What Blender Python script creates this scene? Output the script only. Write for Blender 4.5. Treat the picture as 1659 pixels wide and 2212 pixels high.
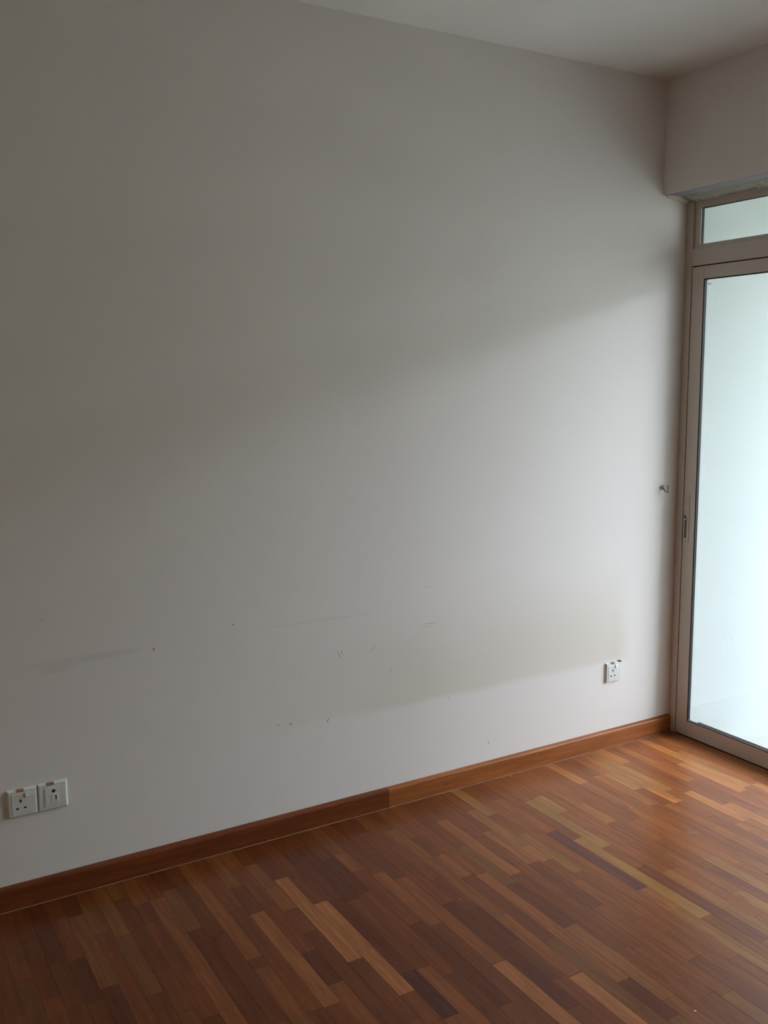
import bpy, bmesh, math, random
from mathutils import Vector, Matrix

S = bpy.context.scene
C = S.collection
for o in list(bpy.data.objects):
    bpy.data.objects.remove(o, do_unlink=True)

# ------------------------------------------------------------------ camera
YAW, PITCH, ROLL = math.radians(30.46755), math.radians(8.11982), math.radians(-0.455184)
CAM = Vector((-2.96830, -2.81606, 1.55295))
FPX = 2041.5
cam_f = Vector((math.sin(YAW)*math.cos(PITCH), math.cos(YAW)*math.cos(PITCH), -math.sin(PITCH)))
rt0 = Vector((math.cos(YAW), -math.sin(YAW), 0.0))
up0 = rt0.cross(cam_f)
cam_r = rt0*math.cos(ROLL) + up0*math.sin(ROLL)
cam_u = -rt0*math.sin(ROLL) + up0*math.cos(ROLL)
cd = bpy.data.cameras.new('camera')
cam = bpy.data.objects.new('camera', cd); C.objects.link(cam)
M = Matrix((cam_r, cam_u, -cam_f)).transposed().to_4x4(); M.translation = CAM
cam.matrix_world = M
cd.sensor_fit = 'HORIZONTAL'; cd.sensor_width = 36.0; cd.lens = 36.0*FPX/1659.0
cd.clip_start = 0.02
S.camera = cam

def proj(p):
    d = Vector(p) - CAM; z = d.dot(cam_f)
    if z < 0.05: return None
    return (829.5 + FPX*d.dot(cam_r)/z, 1106 - FPX*d.dot(cam_u)/z)

# ------------------------------------------------------------------ world: overcast sky
w = bpy.data.worlds.new('overcast_sky'); S.world = w; w.use_nodes = True
nt = w.node_tree; nt.nodes.clear()
wo = nt.nodes.new('ShaderNodeOutputWorld'); bg = nt.nodes.new('ShaderNodeBackground')
geo = nt.nodes.new('ShaderNodeTexCoord'); sep = nt.nodes.new('ShaderNodeSeparateXYZ')
mr = nt.nodes.new('ShaderNodeMapRange'); mr.inputs[1].default_value = -1; mr.inputs[2].default_value = 1
cr = nt.nodes.new('ShaderNodeValToRGB')
e = cr.color_ramp.elements
e[0].position = 0.0; e[0].color = (0.34, 0.36, 0.31, 1)
e[1].position = 1.0; e[1].color = (0.80, 0.88, 1.03, 1)
a = cr.color_ramp.elements.new(0.49); a.color = (0.46, 0.49, 0.46, 1)
a = cr.color_ramp.elements.new(0.52); a.color = (0.78, 0.87, 1.0, 1)
nt.links.new(geo.outputs['Generated'], sep.inputs[0]); nt.links.new(sep.outputs[2], mr.inputs[0])
nt.links.new(mr.outputs[0], cr.inputs[0]); nt.links.new(cr.outputs[0], bg.inputs[0])
nt.links.new(bg.outputs[0], wo.inputs[0])
bg.inputs[1].default_value = 19

pl = bpy.data.lights.new('sky_portal', 'AREA'); pl.shape = 'RECTANGLE'; pl.size = 2.0; pl.size_y = 2.3
po = bpy.data.objects.new('sky_portal', pl); C.objects.link(po)
po.location = (0.262, -1.00, 1.14)
po.rotation_euler = Vector((-1, 0, 0)).to_track_quat('-Z', 'Y').to_euler()
pl.cycles.is_portal = True

S.view_settings.view_transform = 'Standard'; S.view_settings.look = 'None'
S.view_settings.gamma = 1.0; S.view_settings.use_curve_mapping = False
S.view_settings.exposure = 0.0

# ------------------------------------------------------------------ constants
BX0, BX1 = 0.27, 1.65
XF = 0.1369          # front plane of the door frame
ZB = 2.2668          # soffit of the bulkhead
H = 2.7064           # ceiling
XL, YF = -4.0, -3.2  # left wall, wall behind the camera
YD = -2.0            # far end of the door opening

# ------------------------------------------------------------------ node helpers
class NT:
    def __init__(s, name):
        s.m = bpy.data.materials.new(name); s.m.use_nodes = True
        s.t = s.m.node_tree; s.t.nodes.clear()
        s.out = s.n('ShaderNodeOutputMaterial')
    def n(s, typ, **kw):
        x = s.t.nodes.new(typ)
        for k, v in kw.items(): setattr(x, k, v)
        return x
    def l(s, a, b): s.t.links.new(a, b)
    def math(s, op, a, b=None, clamp=False):
        x = s.n('ShaderNodeMath', operation=op); x.use_clamp = clamp
        for i, v in enumerate((a, b)):
            if v is None: continue
            if isinstance(v, (int, float)): x.inputs[i].default_value = v
            else: s.l(v, x.inputs[i])
        return x.outputs[0]
    def smooth(s, v, a, b, lo=0.0, hi=1.0):
        x = s.n('ShaderNodeMapRange', interpolation_type='SMOOTHSTEP')
        s.l(v, x.inputs[0])
        for i, q in enumerate((a, b, lo, hi)): x.inputs[i+1].default_value = q
        return x.outputs[0]
    def mix(s, f, a, b, blend='MIX'):
        x = s.n('ShaderNodeMix', data_type='RGBA', blend_type=blend)
        if isinstance(f, (int, float)): x.inputs[0].default_value = f
        else: s.l(f, x.inputs[0])
        for i, v in ((6, a), (7, b)):
            if isinstance(v, tuple): x.inputs[i].default_value = (*v, 1)[:4]
            else: s.l(v, x.inputs[i])
        return x.outputs[2]
    def noise(s, vec, scale, detail=3, rough=0.5):
        x = s.n('ShaderNodeTexNoise'); x.inputs['Scale'].default_value = scale
        x.inputs['Detail'].default_value = detail; x.inputs['Roughness'].default_value = rough
        if vec is not None: s.l(vec, x.inputs['Vector'])
        return x.outputs['Fac']
    def pbsdf(s, color, rough=0.5, spec=0.5, metallic=0.0, bump=None, bs=0.1, bd=0.001):
        p = s.n('ShaderNodeBsdfPrincipled')
        if isinstance(color, tuple): p.inputs['Base Color'].default_value = (*color, 1)[:4]
        else: s.l(color, p.inputs['Base Color'])
        if isinstance(rough, (int, float)): p.inputs['Roughness'].default_value = rough
        else: s.l(rough, p.inputs['Roughness'])
        p.inputs['Specular IOR Level'].default_value = spec
        p.inputs['Metallic'].default_value = metallic
        if bump is not None:
            b = s.n('ShaderNodeBump'); b.inputs['Strength'].default_value = bs; b.inputs['Distance'].default_value = bd
            s.l(bump, b.inputs['Height']); s.l(b.outputs[0], p.inputs['Normal'])
        s.l(p.outputs[0], s.out.inputs[0])
        return p

def simple(name, color, rough=0.5, spec=0.5, metallic=0.0, var=0.06, scale=40, bs=0.05, bd=0.0005):
    t = NT(name); tc = t.n('ShaderNodeTexCoord').outputs['Object']
    nz = t.noise(tc, scale, 4)
    col = t.mix(nz, tuple(c*(1-var) for c in color), tuple(min(1, c*(1+var)) for c in color))
    t.pbsdf(col, rough, spec, metallic, nz, bs, bd)
    return t.m

# ------------------------------------------------------------------ materials
WALL = (0.80, 0.745, 0.715)
def wall_paint(name, marks=False):
    t = NT(name); g = t.n('ShaderNodeNewGeometry').outputs['Position']
    n1 = t.noise(g, 1.3, 3); n2 = t.noise(g, 260, 3, 0.6)
    col = t.mix(n1, tuple(c*0.985 for c in WALL), tuple(c*1.01 for c in WALL))
    if marks:
        sp = t.n('ShaderNodeSeparateXYZ'); t.l(g, sp.inputs[0]); X, Y, Z = sp.outputs
        # greasy band left by a bed head: crisp lower and right edge, fading upwards and to the left
        wob = t.math('MULTIPLY', t.math('SUBTRACT', t.noise(g, 3.0, 2), 0.5), 0.05)
        zz = t.math('ADD', Z, wob)
        m = t.math('MULTIPLY', t.smooth(zz, 0.352, 0.392), t.smooth(Z, 0.86, 0.42))
        m = t.math('MULTIPLY', m, t.smooth(X, -1.95, -1.0))
        m = t.math('MULTIPLY', m, t.smooth(t.math('ADD', X, wob), -0.09, -0.20))
        m = t.math('MULTIPLY', m, t.smooth(t.noise(g, 2.2, 3), 0.2, 0.75, 0.5, 0.85))
        col = t.mix(m, col, (0.665, 0.605, 0.52))
        def ell(cx, cz, lx, lz, ang, strength, tint, soft=0.45):
            nonlocal col
            mp = t.n('ShaderNodeMapping', vector_type='TEXTURE'); t.l(g, mp.inputs[0])
            mp.inputs['Location'].default_value = (cx, 0, cz)
            mp.inputs['Rotation'].default_value = (0, -ang, 0)
            mp.inputs['Scale'].default_value = (lx, 1, lz)
            le = t.n('ShaderNodeVectorMath', operation='LENGTH'); t.l(mp.outputs[0], le.inputs[0])
            f = t.smooth(le.outputs['Value'], 1.0, soft, 0.0, strength)
            col = t.mix(f, col, tint)
        def seg(a, b, wd, st, tint=(0.25, 0.24, 0.23)):
            ell((a[0]+b[0])/2, (a[1]+b[1])/2, math.dist(a, b)/2, wd, math.atan2(b[1]-a[1], b[0]-a[0]), st, tint)
        seg((-1.5065, 0.6187), (-1.487, 0.585), 0.0018, 0.8)
        seg((-1.492, 0.622), (-1.478, 0.592), 0.0016, 0.7)
        seg((-1.3817, 0.587), (-1.345, 0.616), 0.0017, 0.6)
        seg((-1.90, 0.739), (-1.27, 0.727), 0.003, 0.12)
        seg((-1.62, 0.7386), (-1.45, 0.7384), 0.003, 0.12)
        seg((-1.155, 0.662), (-1.08, 0.658), 0.002, 0.5)
        seg((-1.15, 0.650), (-1.12, 0.649), 0.002, 0.4)
        seg((-1.15, 0.800), (-1.10, 0.792), 0.002, 0.3)
        seg((-1.64, 0.56), (-1.65, 0.52), 0.0015, 0.3)
        seg((-2.56, 0.726), (-2.12, 0.728), 0.014, 0.20, (0.50, 0.47, 0.43))
        seg((-2.50, 0.705), (-2.36, 0.712), 0.018, 0.18, (0.50, 0.47, 0.43))
        for (x, z, rx, rz, st) in ((-2.145, 0.722, 0.004, 0.009, 0.8), (-1.8827, 0.764, 0.005, 0.004, 0.8), (-1.686, 0.3888, 0.005, 0.005, 0.9),
                                   (-1.733, 0.394, 0.009, 0.003, 0.5), (-1.76, 0.397, 0.006, 0.002, 0.4), (-0.8503, 0.1472, 0.004, 0.008, 0.7),
                                   (-1.0353, 0.3622, 0.005, 0.005, 0.5), (-1.287, 0.5122, 0.004, 0.004, 0.5), (-2.47, 0.86, 0.004, 0.004, 0.3)):
            ell(x, z, rx, rz, 0.0, st, (0.16, 0.12, 0.10), 0.2)
        seg((-1.552, 0.365), (-1.538, 0.383), 0.003, 0.75)
        ell(0.033, 1.060, 0.012, 0.022, 0.3, 0.35, (0.50, 0.42, 0.38), 0.1)
    bmp = t.math('ADD', t.math('MULTIPLY', n2, 0.3), t.noise(g, 9, 2))
    t.pbsdf(col, 0.62, 0.25, 0, bmp, 0.12, 0.0012)
    return t.m
M_WALL = wall_paint('wall_paint')
M_WALLM = wall_paint('marked_wall_paint', True)
M_CEIL = simple('ceiling_paint', (0.82, 0.80, 0.765), 0.8, 0.2, var=0.012, scale=3)
M_ALU = simple('taupe_aluminium', (0.58, 0.50, 0.44), 0.42, 0.5, 0.15, var=0.035, scale=300)
M_GASK = simple('black_rubber', (0.010, 0.011, 0.013), 0.6, 0.3)
M_GAP = simple('dark_gap', (0.045, 0.032, 0.028), 0.8, 0.2)
M_SOFF = simple('bare_soffit', (0.235, 0.225, 0.245), 0.75, 0.25, var=0.12, scale=60, bs=0.3, bd=0.002)
M_RAG = simple('ragged_plaster', (0.36, 0.345, 0.285), 0.9, 0.2, var=0.3, scale=90, bs=0.6, bd=0.003)
M_PLAS = simple('ivory_plastic', (0.74, 0.73, 0.70), 0.35, 0.5, var=0.02)
M_PLSH = simple('ivory_plastic_panel', (0.70, 0.695, 0.66), 0.38, 0.5, var=0.02)
M_WHSW = simple('white_plastic', (0.80, 0.82, 0.82), 0.3, 0.5, var=0.01)
M_HOLE = simple('socket_hole', (0.012, 0.011, 0.011), 0.7, 0.3)
M_RUST = simple('rusty_brown', (0.33, 0.19, 0.11), 0.8, 0.2, var=0.45, scale=220, bs=0.5, bd=0.001)
M_CHR = simple('chrome', (0.30, 0.285, 0.27), 0.14, 0.5, 1.0, var=0.05)
M_STEEL = simple('dull_steel', (0.13, 0.12, 0.11), 0.4, 0.5, 0.3)
M_CAULK = simple('caulk', (0.33, 0.21, 0.14), 0.7, 0.3, var=0.5, scale=25)
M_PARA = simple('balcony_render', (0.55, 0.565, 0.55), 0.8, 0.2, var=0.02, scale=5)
M_BFLOOR = simple('balcony_tile', (0.33, 0.335, 0.30), 0.5, 0.4, var=0.04, scale=5)
M_CREAM = simple('cream_paint', (0.80, 0.70, 0.52), 0.6, 0.2)
M_WHITE = simple('white_fleck', (0.75, 0.73, 0.70), 0.7, 0.3)
M_DOT = simple('dark_grit', (0.05, 0.035, 0.025), 0.7, 0.3)

def glass():
    t = NT('dusty_green_glass'); g = t.n('ShaderNodeNewGeometry').outputs['Position']
    tr = t.n('ShaderNodeBsdfTransparent'); tr.inputs[0].default_value = (0.95, 0.963, 0.962, 1)
    gl = t.n('ShaderNodeBsdfGlossy'); gl.inputs['Roughness'].default_value = 0.02
    fr = t.n('ShaderNodeFresnel'); fr.inputs[0].default_value = 1.5
    bf = t.n('ShaderNodeNewGeometry').outputs['Backfacing']
    ffac = t.math('MULTIPLY', fr.outputs[0], t.math('SUBTRACT', 1.0, bf))
    m1 = t.n('ShaderNodeMixShader'); t.l(ffac, m1.inputs[0]); t.l(tr.outputs[0], m1.inputs[1]); t.l(gl.outputs[0], m1.inputs[2])
    # dust specks
    v = t.n('ShaderNodeTexVoronoi'); v.inputs['Scale'].default_value = 85; t.l(g, v.inputs['Vector'])
    sel = t.n('ShaderNodeSeparateXYZ'); t.l(v.outputs['Color'], sel.inputs[0])
    sz = t.math('MULTIPLY', t.smooth(sel.outputs[0], 0.35, 1.0), 0.13)
    sp = t.math('LESS_THAN', v.outputs['Distance'], sz)
    fac = t.math('MULTIPLY', sp, t.smooth(sel.outputs[1], 0.0, 1.0, 0.08, 0.35))
    df = t.n('ShaderNodeBsdfDiffuse'); df.inputs[0].default_value = (0.35, 0.33, 0.30, 1)
    m2 = t.n('ShaderNodeMixShader'); t.l(fac, m2.inputs[0]); t.l(m1.outputs[0], m2.inputs[1]); t.l(df.outputs[0], m2.inputs[2])
    t.l(m2.outputs[0], t.out.inputs[0])
    return t.m
M_GLASS = glass()

def wood(name, source, rough=0.30, axis='Y'):
    """source: 'object' (Object Info colour), 'island' (random per plank) or a colour"""
    t = NT(name)
    oi = t.n('ShaderNodeObjectInfo'); g = t.n('ShaderNodeNewGeometry')
    rnd = g.outputs['Random Per Island'] if source == 'island' else oi.outputs['Random']
    mp = t.n('ShaderNodeMapping'); t.l(g.outputs['Position'], mp.inputs[0])
    mp.inputs['Scale'].default_value = (1, 0.06, 1) if axis == 'Y' else (0.06, 1, 1)
    off = t.n('ShaderNodeCombineXYZ')
    t.l(t.math('MULTIPLY', rnd, 37.0), off.inputs[0]); t.l(t.math('MULTIPLY', rnd, 91.0), off.inputs[1]); t.l(t.math('MULTIPLY', rnd, 53.0), off.inputs[2])
    va = t.n('ShaderNodeVectorMath', operation='ADD'); t.l(mp.outputs[0], va.inputs[0]); t.l(off.outputs[0], va.inputs[1])
    fine = t.noise(va.outputs[0], 420, 3, 0.6)
    streak = t.noise(va.outputs[0], 75, 4, 0.55)
    # soft figure, less stretched
    mp2 = t.n('ShaderNodeMapping'); t.l(g.outputs['Position'], mp2.inputs[0])
    mp2.inputs['Scale'].default_value = (1, 0.28, 1) if axis == 'Y' else (0.28, 1, 1)
    vb = t.n('ShaderNodeVectorMath', operation='ADD'); t.l(mp2.outputs[0], vb.inputs[0]); t.l(off.outputs[0], vb.inputs[1])
    fig = t.noise(vb.outputs[0], 26, 3, 0.6)
    if source == 'object': base = oi.outputs['Color']
    elif source == 'island':
        r = t.n('ShaderNodeValToRGB'); t.l(rnd, r.inputs[0])
        e = r.color_ramp.elements; e[0].color = (0.115, 0.029, 0.010, 1); e[1].color = (0.25, 0.078, 0.023, 1)
        e.new(0.5).color = (0.178, 0.048, 0.013, 1); base = r.outputs[0]
    else:
        base = t.mix(0.0, source, source)
    c1 = t.mix(t.smooth(streak, 0.35, 0.70), (0.80, 0.78, 0.76), (1.10, 1.12, 1.14))
    c2 = t.mix(t.smooth(fig, 0.58, 0.80), (1.0, 1.0, 1.0), (0.72, 0.62, 0.60))
    c3 = t.mix(t.smooth(fine, 0.30, 0.75), (0.90, 0.90, 0.90), (1.06, 1.06, 1.06))
    c = t.mix(1.0, base, c1, 'MULTIPLY'); c = t.mix(1.0, c, c2, 'MULTIPLY'); c = t.mix(1.0, c, c3, 'MULTIPLY')
    blot = t.noise(g.outputs['Position'], 2.5, 2)
    ro = rough
    p = t.pbsdf(c, ro, 0.25, 0, t.math('ADD', streak, t.math('MULTIPLY', fine, 0.5)), 0.12, 0.0006)
    return t.m
M_PLANK = wood('lacquered_plank', 'object', 0.28)
M_PLANKI = wood('lacquered_plank_far', 'island', 0.28)
M_SKIRT = wood('skirting_wood', 'object', 0.38, 'X')
M_SUB = simple('subfloor', (0.04, 0.022, 0.014), 0.9, 0.1)

# ------------------------------------------------------------------ mesh helpers
def bx(bm, x0, x1, y0, y1, z0, z1, bev=0.0):
    r = bmesh.ops.create_cube(bm, size=1.0)
    vs = r['verts']
    for v in vs:
        v.co = Vector(((x0+x1)/2 + v.co.x*(x1-x0), (y0+y1)/2 + v.co.y*(y1-y0), (z0+z1)/2 + v.co.z*(z1-z0)))
    if bev > 0:
        es = list({e for v in vs for e in v.link_edges})
        bmesh.ops.bevel(bm, geom=es, offset=bev, segments=2, profile=0.5, affect='EDGES', clamp_overlap=True)

def obj(name, bm, mat, parent=None, smooth=False):
    me = bpy.data.meshes.new(name); bmesh.ops.recalc_face_normals(bm, faces=bm.faces)
    bm.to_mesh(me); bm.free()
    if smooth:
        for p in me.polygons: p.use_smooth = True
    me.materials.append(mat)
    o = bpy.data.objects.new(name, me); C.objects.link(o)
    if parent is not None: o.parent = parent
    return o

def box(name, mat, parent, *a, bev=0.0):
    bm = bmesh.new(); bx(bm, *a, bev=bev); return obj(name, bm, mat, parent)

def struct(o): o['kind'] = 'structure'; return o
def empty(name, loc=(0, 0, 0)):
    o = bpy.data.objects.new(name, None); C.objects.link(o); o.location = loc; o.empty_display_size = 0.05; return o
def tag(o, label, cat, group=None):
    o['label'] = label; o['category'] = cat
    if group: o['group'] = group
    return o

def tube(bm, pts, rad, seg=10):
    pts = [Vector(p) for p in pts]; rings = []
    n = len(pts)
    for i, p in enumerate(pts):
        d = (pts[min(i+1, n-1)] - pts[max(i-1, 0)]).normalized()
        ref = Vector((1, 0, 0)) if abs(d.x) < 0.8 else Vector((0, 0, 1))
        a = d.cross(ref).normalized(); b = d.cross(a)
        r = rad[i] if isinstance(rad, (list, tuple)) else rad
        rings.append([bm.verts.new(p + a*r*math.cos(2*math.pi*k/seg) + b*r*math.sin(2*math.pi*k/seg)) for k in range(seg)])
    for i in range(n-1):
        for k in range(seg):
            bm.faces.new((rings[i][k], rings[i][(k+1) % seg], rings[i+1][(k+1) % seg], rings[i+1][k]))
    bm.faces.new(rings[0]); bm.faces.new(list(reversed(rings[-1])))

def ring_bm(x0, x1, y0, y1, z0, z1, wl, wr, wt, wb, rad=0.0, seg=5):
    """rectangular ring in the YZ plane (y0<y1), extruded x0..x1; inner corner radius rad"""
    bm = bmesh.new()
    def corner(cy, cz, r, a0):
        return [(cy + r*math.cos(a0 + math.pi/2*k/seg), cz + r*math.sin(a0 + math.pi/2*k/seg)) for k in range(seg+1)]
    def loop(ya, yb, za, zb, r):
        return (corner(yb-r, zb-r, r, 0) + corner(ya+r, zb-r, r, math.pi/2) + corner(ya+r, za+r, r, math.pi) + corner(yb-r, za+r, r, 1.5*math.pi))
    out = loop(y0, y1, z0, z1, rad+0.0001); inn = loop(y0+wr, y1-wl, z0+wb, z1-wt, rad+0.0001)
    n = len(out)
    V = {}
    for x in (x0, x1):
        V[x] = ([bm.verts.new((x, y, z)) for y, z in out], [bm.verts.new((x, y, z)) for y, z in inn])
    for i in range(n):
        j = (i+1) % n
        for x in (x0, x1): bm.faces.new((V[x][0][i], V[x][0][j], V[x][1][j], V[x][1][i]))
        for q in (0, 1): bm.faces.new((V[x0][q][i], V[x0][q][j], V[x1][q][j], V[x1][q][i]))
    return bm

# ------------------------------------------------------------------ room shell
struct(box('wall_back', M_WALLM, None, XL-0.15, XF+0.04, 0.0, 0.15, -0.12, H+0.12))
struct(box('wall_left', M_CREAM, None, XL-0.15, XL, YF, 0.0, -0.12, H+0.12))
struct(box('wall_front', M_CREAM, None, XL-0.15, 0.27, YF-0.15, YF, -0.12, H+0.12))
struct(box('ceiling', M_CEIL, None, XL, 0.0, YF, 0.0, H, H+0.12))
bm = bmesh.new()
bx(bm, 0.0, 0.27, YF, 0.0, ZB, H)
bx(bm, 0.0, 0.27, YF, YD, -0.12, ZB)
wr = struct(obj('wall_right', bm, M_WALL))
box('soffit_strip', M_SOFF, wr, 0.004, XF+0.02, YD, -0.004, ZB-0.0015, ZB+0.004)
# ragged remains of plaster along the head of the frame
random.seed(5)
def ragged(name, y0, y1, xa, xb, zt, drop, step=0.004, mat=M_RAG, jag=0.5):
    bm = bmesh.new(); n = int(abs(y1-y0)/step); prev = None; d = drop; xo = xa
    for i in range(n+1):
        y = y0 + (y1-y0)*i/n
        d += random.uniform(-1, 1)*drop*0.22*jag; d = max(0.25*drop, min(1.6*drop, d))
        if random.random() < 0.06: d = drop*random.uniform(1.3, 2.0)
        dz = d*random.uniform(0.82, 1.18); d, dk = dz, d
        xo += random.uniform(-0.004, 0.004)*jag; xo = max(xa-0.012, min(xa+0.012, xo))
        ring = [bm.verts.new(p) for p in ((xo, y, zt), (xo+0.010, y, zt-d*0.35), ((xa+xb)/2, y, zt-d*0.6-random.uniform(0, .1)*drop), (xb-0.004, y, zt-d), (xb, y, zt-d*0.9), (xb, y, zt))]
        if prev:
            for k in range(6): bm.faces.new((prev[k], prev[(k+1) % 6], ring[(k+1) % 6], ring[k]))
        else: bm.faces.new(ring)
        prev = ring; d = dk
    bm.faces.new(prev)
    return obj(name, bm, mat, wr)
rg = ragged('ragged_plaster', -0.004, YD+0.01, 0.078, XF-0.001, ZB-0.001, 0.0120)
rg['label'] = 'ragged grey plaster remains along the underside of the bulkhead'
ragged('plaster_lump', -0.001, -0.020, 0.012, XF-0.004, ZB-0.001, 0.014, 0.003, simple('lump_plaster', (0.66, 0.58, 0.50), 0.85, 0.2, var=0.15, scale=90, bs=0.5, bd=0.002), 1.0)

# ------------------------------------------------------------------ floor of narrow planks running away from the marked wall
floor = struct(box('floor', M_SUB, None, XL, XF+0.2, YF, 0.0, -0.12, -0.006))
PW, X0 = 0.0461, -1.874
forced = [(0,-0.259,-0.747,'L'),(1,-0.446,-0.936,'L'),(-3,-0.398,-0.878,'L2'),(-5,-0.645,-0.99,'l'),(-1,-0.131,-0.290,'o'),(2,-0.46,-0.862,'D'),
(2,-0.865,-1.067,'P'),(3,-0.868,-1.30,'l'),(5,-0.688,-1.099,'D'),(5,-0.346,-0.686,'m'),(6,-0.388,-0.72,'l'),(7,-0.45,-0.950,'l'),(11,-0.396,-0.551,'l'),
(12,-0.562,-0.90,'l'),(9,-0.717,-0.90,'D'),(4,-0.233,-0.466,'D'),(10,-0.78,-1.098,'l'),(10,-1.101,-1.40,'L'),(7,-0.956,-1.30,'L'),
(21,-0.547,-1.091,'Y'),(22,-0.234,-0.637,'Y'),(20,-0.463,-0.888,'P'),(32,-0.386,-0.528,'l'),(31,-0.371,-0.521,'D'),(28,-0.012,-0.227,'l'),
(39,-0.031,-0.209,'l'),(34,-0.012,-0.171,'l'),(38,-0.286,-0.590,'l'),(17,-0.495,-0.606,'l'),(18,-0.008,-0.256,'Y'),(14,-0.195,-0.62,'l'),
(23,-0.226,-0.371,'Y'),(-5,-0.152,-0.60,'l'),(-12,-0.077,-0.267,'o'),(-7,-0.141,-0.387,'o'),(-9,-0.282,-0.628,'m'),(-16,-0.484,-0.70,'m'),
(-15,-0.557,-0.80,'m'),(-14,-0.355,-0.556,'D'),(-15,-0.077,-0.340,'D'),(-13,-0.517,-0.70,'D'),(-10,-0.518,-0.715,'m'),(-8,-0.756,-0.97,'l'),
(13,-0.661,-0.924,'D'),(25,-0.768,-1.047,'m'),(12,-1.183,-1.350,'D'),(3,-0.113,-0.484,'D')]
TONE = {'L': (0.33, 0.115, 0.036), 'L2': (0.28, 0.094, 0.028), 'l': (0.215, 0.064, 0.018), 'm': (0.160, 0.042, 0.011), 'o': (0.18, 0.060, 0.016),
        'D': (0.112, 0.028, 0.009), 'P': (0.090, 0.022, 0.014), 'Y': (0.200, 0.076, 0.019)}
random.seed(11)
def rand_tone():
    r = random.random()
    base = TONE['m']
    if r < 0.16: base = TONE['D']; k = random.uniform(1.0, 1.35)
    elif r < 0.30: base = TONE['o']; k = random.uniform(0.8, 1.15)
    elif r < 0.38: base = TONE['l']; k = random.uniform(0.82, 1.05)
    else: k = random.uniform(0.78, 1.12)
    k = 1+(k-1)*0.8
    return tuple(c*k for c in base)
def plank_verts(x0, x1, y0, y1, zt):
    b = 0.00022; zb = -0.006
    v = [(x, y, z) for (x, y) in ((x0, y0), (x1, y0), (x1, y1), (x0, y1)) for z in (zb,)]
    v += [(x, y, zt-b) for (x, y) in ((x0, y0), (x1, y0), (x1, y1), (x0, y1))]
    v += [(x0+b, y0+b, zt), (x1-b, y0+b, zt), (x1-b, y1-b, zt), (x0+b, y1-b, zt)]
    f = [(8, 9, 10, 11)]
    for i in range(4):
        j = (i+1) % 4
        f += [(i, j, 4+j, 4+i), (4+i, 4+j, 8+j, 8+i)]
    f.append((3, 2, 1, 0))
    return v, f
planks = []
kmin = int(math.floor((XL-X0)/PW)); kmax = int(math.ceil((XF+0.004-X0)/PW))
for k in range(kmin, kmax+1):
    xa, xb = X0+k*PW, X0+(k+1)*PW
    xa = max(xa, XL+0.001); xb = min(xb, XF+0.004)
    if xb-xa < 0.004: continue
    fz = sorted([f for f in forced if f[0] == k], key=lambda f: -f[1])
    y = 0.0; segs = []
    def fill(ya, yb):
        first = ya == 0.0
        while ya - yb > 0.001:
            L = random.choice((0.15, 0.22, 0.28, 0.34, 0.42, 0.5))*random.uniform(0.85, 1.15)
            if first: L *= random.uniform(0.4, 1.0); first = False
            if ya - yb - L < 0.10: L = ya - yb
            segs.append((ya, ya-L, rand_tone())); ya -= L
    for f in fz:
        s = f[1] if f[1] < -0.05 else 0.0
        if s < y - 0.001: fill(y, s)
        t = TONE[f[3]]; q = random.uniform(0.96, 1.04)
        segs.append((min(y, s), f[2], tuple(c*q for c in t))); y = f[2]
    fill(y, YF+0.001)
    door_daylight = min(1.0, max(0.0, (xa+1.5)/1.1))       # stronger daylight by the door, painted into the plank colours
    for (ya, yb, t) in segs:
        t = (t[0]*(1+0.95*door_daylight), t[1]*(1+1.45*door_daylight), t[2]*(1+1.7*door_daylight))
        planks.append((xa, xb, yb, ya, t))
def visible_size(p):
    n = 0
    for i in range(3):
        for j in range(9):
            q = proj((p[0]+(p[1]-p[0])*(i+.5)/3, p[2]+(p[3]-p[2])*(j+.5)/9, 0))
            if q and 0 <= q[0] < 1659 and 0 <= q[1] < 2212: n += 1
    if not n: return 0
    c = Vector(((p[0]+p[1])/2, (p[2]+p[3])/2, 0)); d = (c-CAM)
    return n/27*(p[1]-p[0])*(p[3]-p[2])*FPX**2*CAM.z/d.length**3
planks.sort(key=visible_size, reverse=True)
nvis = sum(1 for p in planks if visible_size(p) > 0)
print('visible planks', nvis, 'of', len(planks))
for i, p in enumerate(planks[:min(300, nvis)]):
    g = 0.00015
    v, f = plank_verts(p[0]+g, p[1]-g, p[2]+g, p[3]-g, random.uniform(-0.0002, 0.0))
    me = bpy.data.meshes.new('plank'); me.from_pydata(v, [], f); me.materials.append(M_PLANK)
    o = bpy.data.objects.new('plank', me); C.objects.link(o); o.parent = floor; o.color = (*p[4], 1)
V, F = [], []
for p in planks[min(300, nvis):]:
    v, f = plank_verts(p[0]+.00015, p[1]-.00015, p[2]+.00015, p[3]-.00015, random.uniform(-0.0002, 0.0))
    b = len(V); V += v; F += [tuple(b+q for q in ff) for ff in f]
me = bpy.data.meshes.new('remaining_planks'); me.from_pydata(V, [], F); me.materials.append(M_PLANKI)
o = bpy.data.objects.new('remaining_planks', me); C.objects.link(o); o.parent = floor; o['kind'] = 'stuff'

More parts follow.
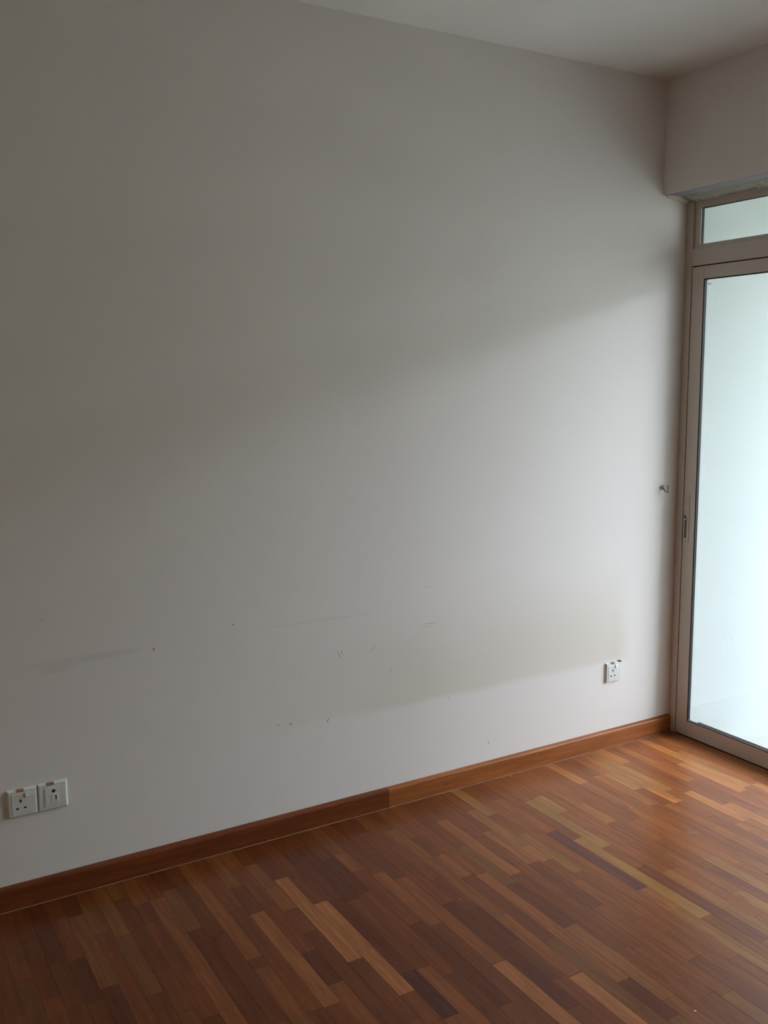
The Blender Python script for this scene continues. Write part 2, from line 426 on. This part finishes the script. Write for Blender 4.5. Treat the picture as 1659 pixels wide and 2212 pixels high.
# ------------------------------------------------------------------ skirting of the marked wall
def skirt_bm(x0, x1, h=0.0745, th=0.0150, end_round=False):
    prof = [(0, 0), (-th, 0), (-th, h-0.013)] + [(-th+0.011*(1-math.cos(a)), h-0.013+0.011*math.sin(a)) for a in (0.35, 0.75, 1.15, 1.5)] + [(-0.001, h), (0, h)]
    bm = bmesh.new(); a = [bm.verts.new((x0, y, z)) for y, z in prof]; b = [bm.verts.new((x1, y, z)) for y, z in prof]
    for i in range(len(prof)):
        j = (i+1) % len(prof); bm.faces.new((a[i], a[j], b[j], b[i]))
    bm.faces.new(a); bm.faces.new(b[::-1])
    return bm
bm = bmesh.new(); bx(bm, XL, XF-0.012, -0.0172, -0.001, -0.0004, 0.0012)
base = struct(obj('baseboard_back', bm, M_CAULK))
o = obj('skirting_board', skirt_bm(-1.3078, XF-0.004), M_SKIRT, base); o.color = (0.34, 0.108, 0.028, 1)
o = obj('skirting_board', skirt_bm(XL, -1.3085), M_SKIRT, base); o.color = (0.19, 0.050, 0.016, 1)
for nm, bmx in (('baseboard_left', (XL, XL+0.015, YF, -0.016)), ('baseboard_front', (XL+0.016, 0.0, YF, YF+0.015))):
    o = struct(box(nm, M_SKIRT, None, *bmx, 0.0, 0.0745, bev=0.002)); o.color = (0.19, 0.050, 0.016, 1)
o = struct(box('baseboard_right', M_SKIRT, None, -0.015, 0.0, YF+0.016, YD-0.0, 0.0, 0.0745, bev=0.002)); o.color = (0.19, 0.050, 0.016, 1)

# ------------------------------------------------------------------ sliding balcony door with a fixed transom light
door = struct(empty('door_1', (XF, YD/2, 0)))
def dpart(name, bm_or, mat, parent=door, **k):
    o = obj(name, bm_or, mat, parent, **k)
    if parent is door: o.matrix_parent_inverse = Matrix.Translation((-XF, -YD/2, 0))
    return o
def dbox(name, mat, *a, bev=0.0, parent=door):
    bm = bmesh.new(); bx(bm, *a, bev=bev); return dpart(name, bm, mat, parent)
XB = XF+0.040
JW = 0.0375
dbox('jamb', M_ALU, XF, XB, -JW, -0.0003, 0.0, ZB-0.006, bev=0.0008)
dbox('jamb', M_ALU, XF, XB, YD+0.0003, YD+JW, 0.0, ZB-0.006, bev=0.0008)
dbox('head', M_ALU, XF+0.0004, XB, YD+JW, -JW, 2.2475, ZB-0.006, bev=0.0008)
dbox('transom_rail', M_ALU, XF+0.0002, XB, YD+JW, -JW, 1.9925, 2.0607, bev=0.0008)
dbox('threshold', M_ALU, XF+0.030, XB+0.07, YD+JW, -JW, -0.006, 0.0035, bev=0.0006)
# transom: two lights
YM = YD/2
dbox('transom_mullion', M_ALU, XF+0.0004, XB, YM-0.03, YM+0.03, 2.0608, 2.2474, bev=0.0008)
for (ya, yb) in ((YM+0.03, -JW), (YD+JW, YM-0.03)):
    b = dpart('glazing_bead', ring_bm(XF+0.010, XF+0.014, ya, yb, 2.0608, 2.2474, 0.031, 0.031, 0.0275, 0.0155), M_ALU)
    dpart('gasket', ring_bm(XF+0.0139, XF+0.0265, ya+0.004, yb-0.004, 2.065, 2.243, 0.0285, 0.0285, 0.0255, 0.0125), M_GASK, b)
    dpart('glass_pane', (lambda bm: (bx(bm, XF+0.025, XF+0.029, ya+0.01, yb-0.01, 2.070, 2.238), bm)[1])(bmesh.new()), M_GLASS, b)
for c in door.children:
    for g in c.children: g.matrix_parent_inverse = Matrix.Identity(4)
# leaves
def leaf(ya, yb, x0, lock):
    """ya<yb; the stile at yb meets the jamb"""
    z0, z1 = 0.004, 1.9880
    SW = 0.060
    st = dbox('door_leaf', M_ALU, x0, x0+0.0172, yb-SW, yb, z0, z1, bev=0.0012)
    dbox('stile', M_ALU, x0, x0+0.0172, ya, ya+SW, z0, z1, bev=0.0012, parent=st)
    dbox('bottom_rail', M_ALU, x0+0.0003, x0+0.0172, ya+SW+.0002, yb-SW-.0002, z0, 0.0705, bev=0.0016, parent=st)
    dbox('top_rail', M_ALU, x0+0.0003, x0+0.0172, ya+SW+.0002, yb-SW-.0002, 1.9370, z1, bev=0.0012, parent=st)
    dpart('gasket', ring_bm(x0+0.0012, x0+0.0146, ya+SW-0.001, yb-SW+0.001, 0.070, 1.9375, 0.0055, 0.005, 0.0045, 0.0035, 0.006), M_GASK, st)
    dpart('glass_pane', (lambda bm: (bx(bm, x0+0.0138, x0+0.0170, ya+SW-0.01, yb-SW+0.01, 0.062, 1.945), bm)[1])(bmesh.new()), M_GLASS, st)
    if lock:
        pm = simple('lock_paint', (0.54, 0.475, 0.42), 0.4, 0.5, 0.15, var=0.03)
        dbox('lock_plate', pm, x0-0.0022, x0+0.001, yb-0.0330, yb-0.0045, 0.848, 1.050, bev=0.0009, parent=st)
        dbox('lock_slot', simple('slot_brown', (0.115, 0.085, 0.065), 0.6, 0.3), x0-0.0026, x0+0.001, yb-0.0205, yb-0.0095, 0.868, 0.950, bev=0.0009, parent=st)
        dbox('latch', simple('latch_metal', (0.62, 0.56, 0.50), 0.3, 0.5, 0.4), x0-0.0075, x0, yb-0.026, yb-0.009, 0.9445, 0.9495, bev=0.001, parent=st)
        bm = bmesh.new()
        vs = [(yb-0.0085, 0.967), (yb-0.0170, 0.960), (yb-0.0180, 0.9515), (yb-0.0100, 0.9515)]
        fr = [bm.verts.new((x0-0.0030, y, z)) for y, z in vs]; bk = [bm.verts.new((x0, y, z)) for y, z in vs]
        bm.faces.new(fr); bm.faces.new(bk[::-1])
        for i in range(4): bm.faces.new((fr[i], fr[(i+1) % 4], bk[(i+1) % 4], bk[i]))
        dpart('lock_recess', bm, M_GAP, st)
        for z in (0.979, 0.855):
            bm = bmesh.new(); tube(bm, [(x0-0.0030, yb-0.0165, z), (x0, yb-0.0165, z)], 0.0022, 8); dpart('screw', bm, M_STEEL, st)
    return st
leaf(-1.03, -0.0405, XF+0.002, True)
leaf(YD+0.0405, -0.97, XF+0.028, False)
# the dark joints around the leaf
dbox('weather_seal', M_GAP, XF+0.008, XF+0.030, -0.0406, -0.0374, 0.0, 1.9925)
dbox('weather_seal', M_GAP, XF+0.010, XF+0.030, YD+JW, -JW, 1.9878, 1.9927)
dbox('weather_seal', M_GAP, XF+0.010, XF+0.030, YD+JW, -JW, -0.004, 0.0042)
for c in door.children:
    for g in c.children: g.matrix_parent_inverse = Matrix.Identity(4)
# small price sticker on the glass
dl = [c for c in door.children if c.name == 'door_leaf'][0]
stm = NT('thin_sticker'); _a = stm.n('ShaderNodeBsdfTransparent'); _a.inputs[0].default_value = (0.84, 0.82, 0.82, 1); stm.l(_a.outputs[0], stm.out.inputs[0])
dbox('sticker', stm.m, XF+0.0118, XF+0.0127, -0.130, -0.112, 1.912, 1.920, parent=dl)

# ------------------------------------------------------------------ balcony
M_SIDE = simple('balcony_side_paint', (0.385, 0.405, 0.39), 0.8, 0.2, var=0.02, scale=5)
struct(box('balcony_floor', M_BFLOOR, None, BX0, BX1+0.12, -2.42, 0.12, -0.34, -0.16))
struct(box('balcony_ceiling', M_PARA, None, BX0, BX1+0.12, -2.42, 0.12, 2.50, 2.72))
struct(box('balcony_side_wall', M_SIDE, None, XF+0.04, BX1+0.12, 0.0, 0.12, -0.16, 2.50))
struct(box('added_end_wall', M_PARA, None, BX0, BX1+0.12, -2.42, -2.30, -0.16, 2.50))  # unseen, added to stop steep daylight reaching the room wall by the door
struct(box('balcony_kerb', M_PARA, None, BX1, BX1+0.12, -2.30, 0.0, -0.16, 0.0))

# unseen block of flats, added and sized to cut off the low sky
struct(box('ground', simple('lawn', (0.14, 0.17, 0.08), 0.9, 0.1, scale=0.5), None, -6, 60, -60, 40, -12.5, -12.0))
M_FACADE = simple('facade_render', (0.36, 0.37, 0.33), 0.8, 0.2, scale=2)
fac = tag(box('low_sky_blocker', M_FACADE, None, 13.0, 22.0, -16.0, 9.0, -12.0, 5.0), 'pale unseen block of flats added to cut off the low sky', 'building')
M_DG = simple('dark_window_glass', (0.05, 0.06, 0.06), 0.15, 0.5)
bmw = bmesh.new(); bx(bmw, 12.93, 13.06, -0.8, 0.8, 0.0, 1.5); wme = bpy.data.meshes.new('window'); bmw.to_mesh(wme); bmw.free(); wme.materials.append(M_DG)
for fl in range(6):
    for k in range(7):
        wv = bpy.data.objects.new('window', wme); C.objects.link(wv); wv.parent = fac
        wv.location = (0, -14.2 + 3.2*k, -11.0 + 2.85*fl)

# ------------------------------------------------------------------ sockets
def plate_bm(x0, x1, z0, z1, d=0.0090, ch=0.0046):
    bm = bmesh.new()
    lo = [(x0, 0, z0), (x1, 0, z0), (x1, 0, z1), (x0, 0, z1)]
    mi = [(x, -0.0022, z) for x, _, z in lo]
    hi = [(x0+ch, -d, z0+ch), (x1-ch, -d, z0+ch), (x1-ch, -d, z1-ch), (x0+ch, -d, z1-ch)]
    L = [[bm.verts.new(p) for p in q] for q in (lo, mi, hi)]
    for a, b in ((0, 1), (1, 2)):
        for i in range(4): bm.faces.new((L[a][i], L[a][(i+1) % 4], L[b][(i+1) % 4], L[b][i]))
    bm.faces.new(L[2]); bm.faces.new(L[0][::-1])
    return bm
def at(o, x, z): o.matrix_parent_inverse = Matrix.Identity(4); return o
def socket(x, z, label, kind='power', notch=0.0):
    """x, z: centre on the wall; built in local coordinates"""
    o = obj('wall_socket' if kind == 'power' else 'data_outlet', plate_bm(-0.0425, 0.0425, -0.0425, 0.0425), M_PLAS)
    o.location = (x, 0, z); D = -0.0090
    def b(nm, mat, *a, bev=0.0): return box(nm, mat, o, *a, bev=bev)
    bm = bmesh.new()
    if kind == 'power':
        b('front_panel', M_PLSH, -0.031, 0.036, D-0.0012, D+0.002, -0.034, 0.030, bev=0.0006)
        F = D-0.0012
        for (hx, hz, wx, wz) in ((-0.0065, 0.0080, 0.0025, 0.0045), (-0.0165, -0.0145, 0.0036, 0.0024), (0.0055, -0.0145, 0.0036, 0.0024)):
            b('pin_hole', M_HOLE, hx-wx, hx+wx, F-0.0003, F+0.001, hz-wz, hz+wz)
            b('pin_hole_rim', M_WHSW, hx-wx-0.0005, hx+wx+0.0005, F-0.0010, F+0.0005, hz-wz-0.0016, hz-wz-0.0003)
        # rocker switch, pressed at the top
        bm = bmesh.new()
        sx0, sx1, s0, s1 = 0.0075, 0.0190, 0.0180, 0.0330
        for (xx, side) in ((sx0, 0), (sx1, 1)):
            pass
        vs = [(sx0, F, s0), (sx1, F, s0), (sx1, F, s1), (sx0, F, s1), (sx0, F-0.0045, s0+0.0005), (sx1, F-0.0045, s0+0.0005), (sx1, F-0.0012, s1-0.0005), (sx0, F-0.0012, s1-0.0005)]
        v = [bm.verts.new(q) for q in vs]
        for f in ((0, 1, 2, 3), (4, 5, 6, 7), (0, 1, 5, 4), (1, 2, 6, 5), (2, 3, 7, 6), (3, 0, 4, 7)): bm.faces.new([v[i] for i in f])
        obj('rocker_switch', bm, M_WHSW, o)
    else:
        b('front_panel', M_PLSH, -0.026, 0.036, D-0.0008, D+0.002, -0.032, 0.030, bev=0.0006)
        b('module', M_PLAS, -0.0225, 0.0175, D-0.0018, D+0.001, -0.0225, 0.0270, bev=0.0006)
        F = D-0.0018
        bm = bmesh.new(); tube(bm, [(0.0015, F-0.0004, 0.0160), (0.0015, F+0.002, 0.0160)], 0.0050, 14); obj('aerial_hole', bm, M_HOLE, o)
        b('aerial_key', M_HOLE, 0.0030, 0.0072, F-0.0004, F+0.001, 0.0150, 0.0195)
        b('jack_frame', M_WHSW, -0.0050, 0.0125, F-0.0010, F+0.001, -0.0160, 0.0070, bev=0.0005)
        b('jack_slot', simple('jack_brown', (0.10, 0.055, 0.05), 0.6), 0.0058, 0.0098, F-0.0014, F+0.001, -0.0115, 0.0030)
    # rusty pry notch in the top edge
    bm = bmesh.new(); random.seed(int(abs(x)*1000))
    x0, x1 = -0.016, 0.004
    n = 9; pr = None
    for i in range(n+1):
        xx = x0+(x1-x0)*i/n; zl = 0.0352+random.uniform(-0.0012, 0.0012); zt = 0.0428
        r = [bm.verts.new(q) for q in ((xx, D-0.0006, zl), (xx, D-0.0004, 0.0395), (xx, D+0.0022, zt), (xx, D+0.006, zt), (xx, D+0.003, zl))]
        if pr:
            for k in range(5): bm.faces.new((pr[k], pr[(k+1) % 5], r[(k+1) % 5], r[k]))
        else: bm.faces.new(r)
        pr = r
    bm.faces.new(pr)
    nt_ = obj('rusty_notch', bm, M_RUST, o); nt_['label'] = 'rust brown pry notch in the top edge'
    return tag(o, label, 'socket')
sR = socket(-0.2075, 0.3235, 'white switched wall socket by itself near the glazed door')
sA = socket(-2.5552, 0.3232, 'off-white switched power socket, left of the joined pair on the wall')
sB = socket(-2.4697, 0.3243, 'off-white aerial and phone outlet plate joined to the right of the socket', 'data')
for s_ in (sA, sB): s_['group'] = 'pair of wall outlets above the skirting'
# broken bit at the top right of the lone socket
bm = bmesh.new(); bx(bm, 0.026, 0.0405, -0.0075, 0.0, 0.0424, 0.0442, bev=0.0006); bx(bm, 0.034, 0.0405, -0.0096, -0.0070, 0.0385, 0.0432, bev=0.0006)
o = obj('chipped_corner', bm, M_GAP, sR); o['label'] = 'dark chip at the top right corner'

# ------------------------------------------------------------------ hook
hk = tag(empty('wall_hook', (0.046, 0.0, 1.0836)), 'small chrome wall hook beside the door frame', 'hook')
bm = bmesh.new(); bmesh.ops.create_uvsphere(bm, u_segments=20, v_segments=12, radius=0.0088)
for v in bm.verts: v.co = Vector((v.co.x, v.co.y-0.0062, v.co.z))
bmesh.ops.delete(bm, geom=[v for v in bm.verts if v.co.y > 0.0012], context='VERTS')
obj('rosette', bm, M_CHR, hk, smooth=True)
bm = bmesh.new()
pts = [(0, -0.012, -0.0035), (0, -0.0165, -0.0085), (0, -0.0195, -0.0135), (0, -0.0235, -0.0165), (0, -0.0290, -0.0175), (0, -0.0335, -0.0172), (0, -0.0352, -0.0150), (0, -0.0352, -0.006), (0, -0.0355, 0.004), (0, -0.0350, 0.0085)]
tube(bm, pts, [0.0026, 0.0024, 0.0022, 0.0021, 0.0021, 0.0021, 0.0021, 0.0019, 0.0020, 0.0020], 10)
obj('hook_arm', bm, M_STEEL, hk, smooth=True)
bm = bmesh.new(); bmesh.ops.create_uvsphere(bm, u_segments=12, v_segments=8, radius=0.0030)
for v in bm.verts: v.co += Vector((0, -0.0345, 0.0090))
obj('hook_tip', bm, M_STEEL, hk, smooth=True)

# ------------------------------------------------------------------ litter on the floor
def fleck(x, y, sx, sy, sz, mat, name, label, cat, seed):
    random.seed(seed); bm = bmesh.new(); bmesh.ops.create_icosphere(bm, subdivisions=1, radius=1.0)
    for v in bm.verts:
        q = random.uniform(0.75, 1.15); v.co = Vector((v.co.x*sx*q, v.co.y*sy*q, max(0.0, (v.co.z*0.5+0.5)*sz)))
    o = obj(name, bm, mat); o.location = (x, y, 0.0001); return tag(o, label, cat)

fleck(-0.760, -0.029, 0.0030, 0.0024, 0.0012, M_WHITE, 'plaster_crumb', 'tiny white crumb on the floor close to the skirting', 'crumb', 1)
fleck(-1.235, -1.363, 0.0042, 0.0022, 0.0012, M_WHITE, 'plaster_crumb', 'pale crumb on the planks in the right foreground', 'crumb', 2)
fleck(-0.553, -0.469, 0.0030, 0.0018, 0.0010, M_WHITE, 'plaster_crumb', 'faint pale crumb in the middle of the floor before the door', 'crumb', 3)
fleck(-0.816, -0.509, 0.0032, 0.0028, 0.0014, M_DOT, 'grit', 'dark speck of grit beside the purplish brown plank', 'grit', 4)
bm = bmesh.new(); tube(bm, [(-0.535, -0.713, 0.0009), (-0.530, -0.716, 0.0009), (-0.523, -0.722, 0.0010), (-0.516, -0.728, 0.0010), (-0.510, -0.734, 0.0009), (-0.509, -0.741, 0.0009)], 0.0006, 6)
tag(obj('thread', bm, M_WHITE), 'thin curled white thread lying on the planks towards the door', 'thread')
bm = bmesh.new(); tube(bm, [(-1.442, -0.635, 0.0007), (-1.4405, -0.650, 0.0012), (-1.440, -0.667, 0.0007)], [0.0003, 0.0009, 0.0003], 6)
tag(obj('splinter', bm, simple('pale_splinter', (0.60, 0.42, 0.25), 0.6)), 'pale thin wood splinter on the planks in mid floor', 'splinter')
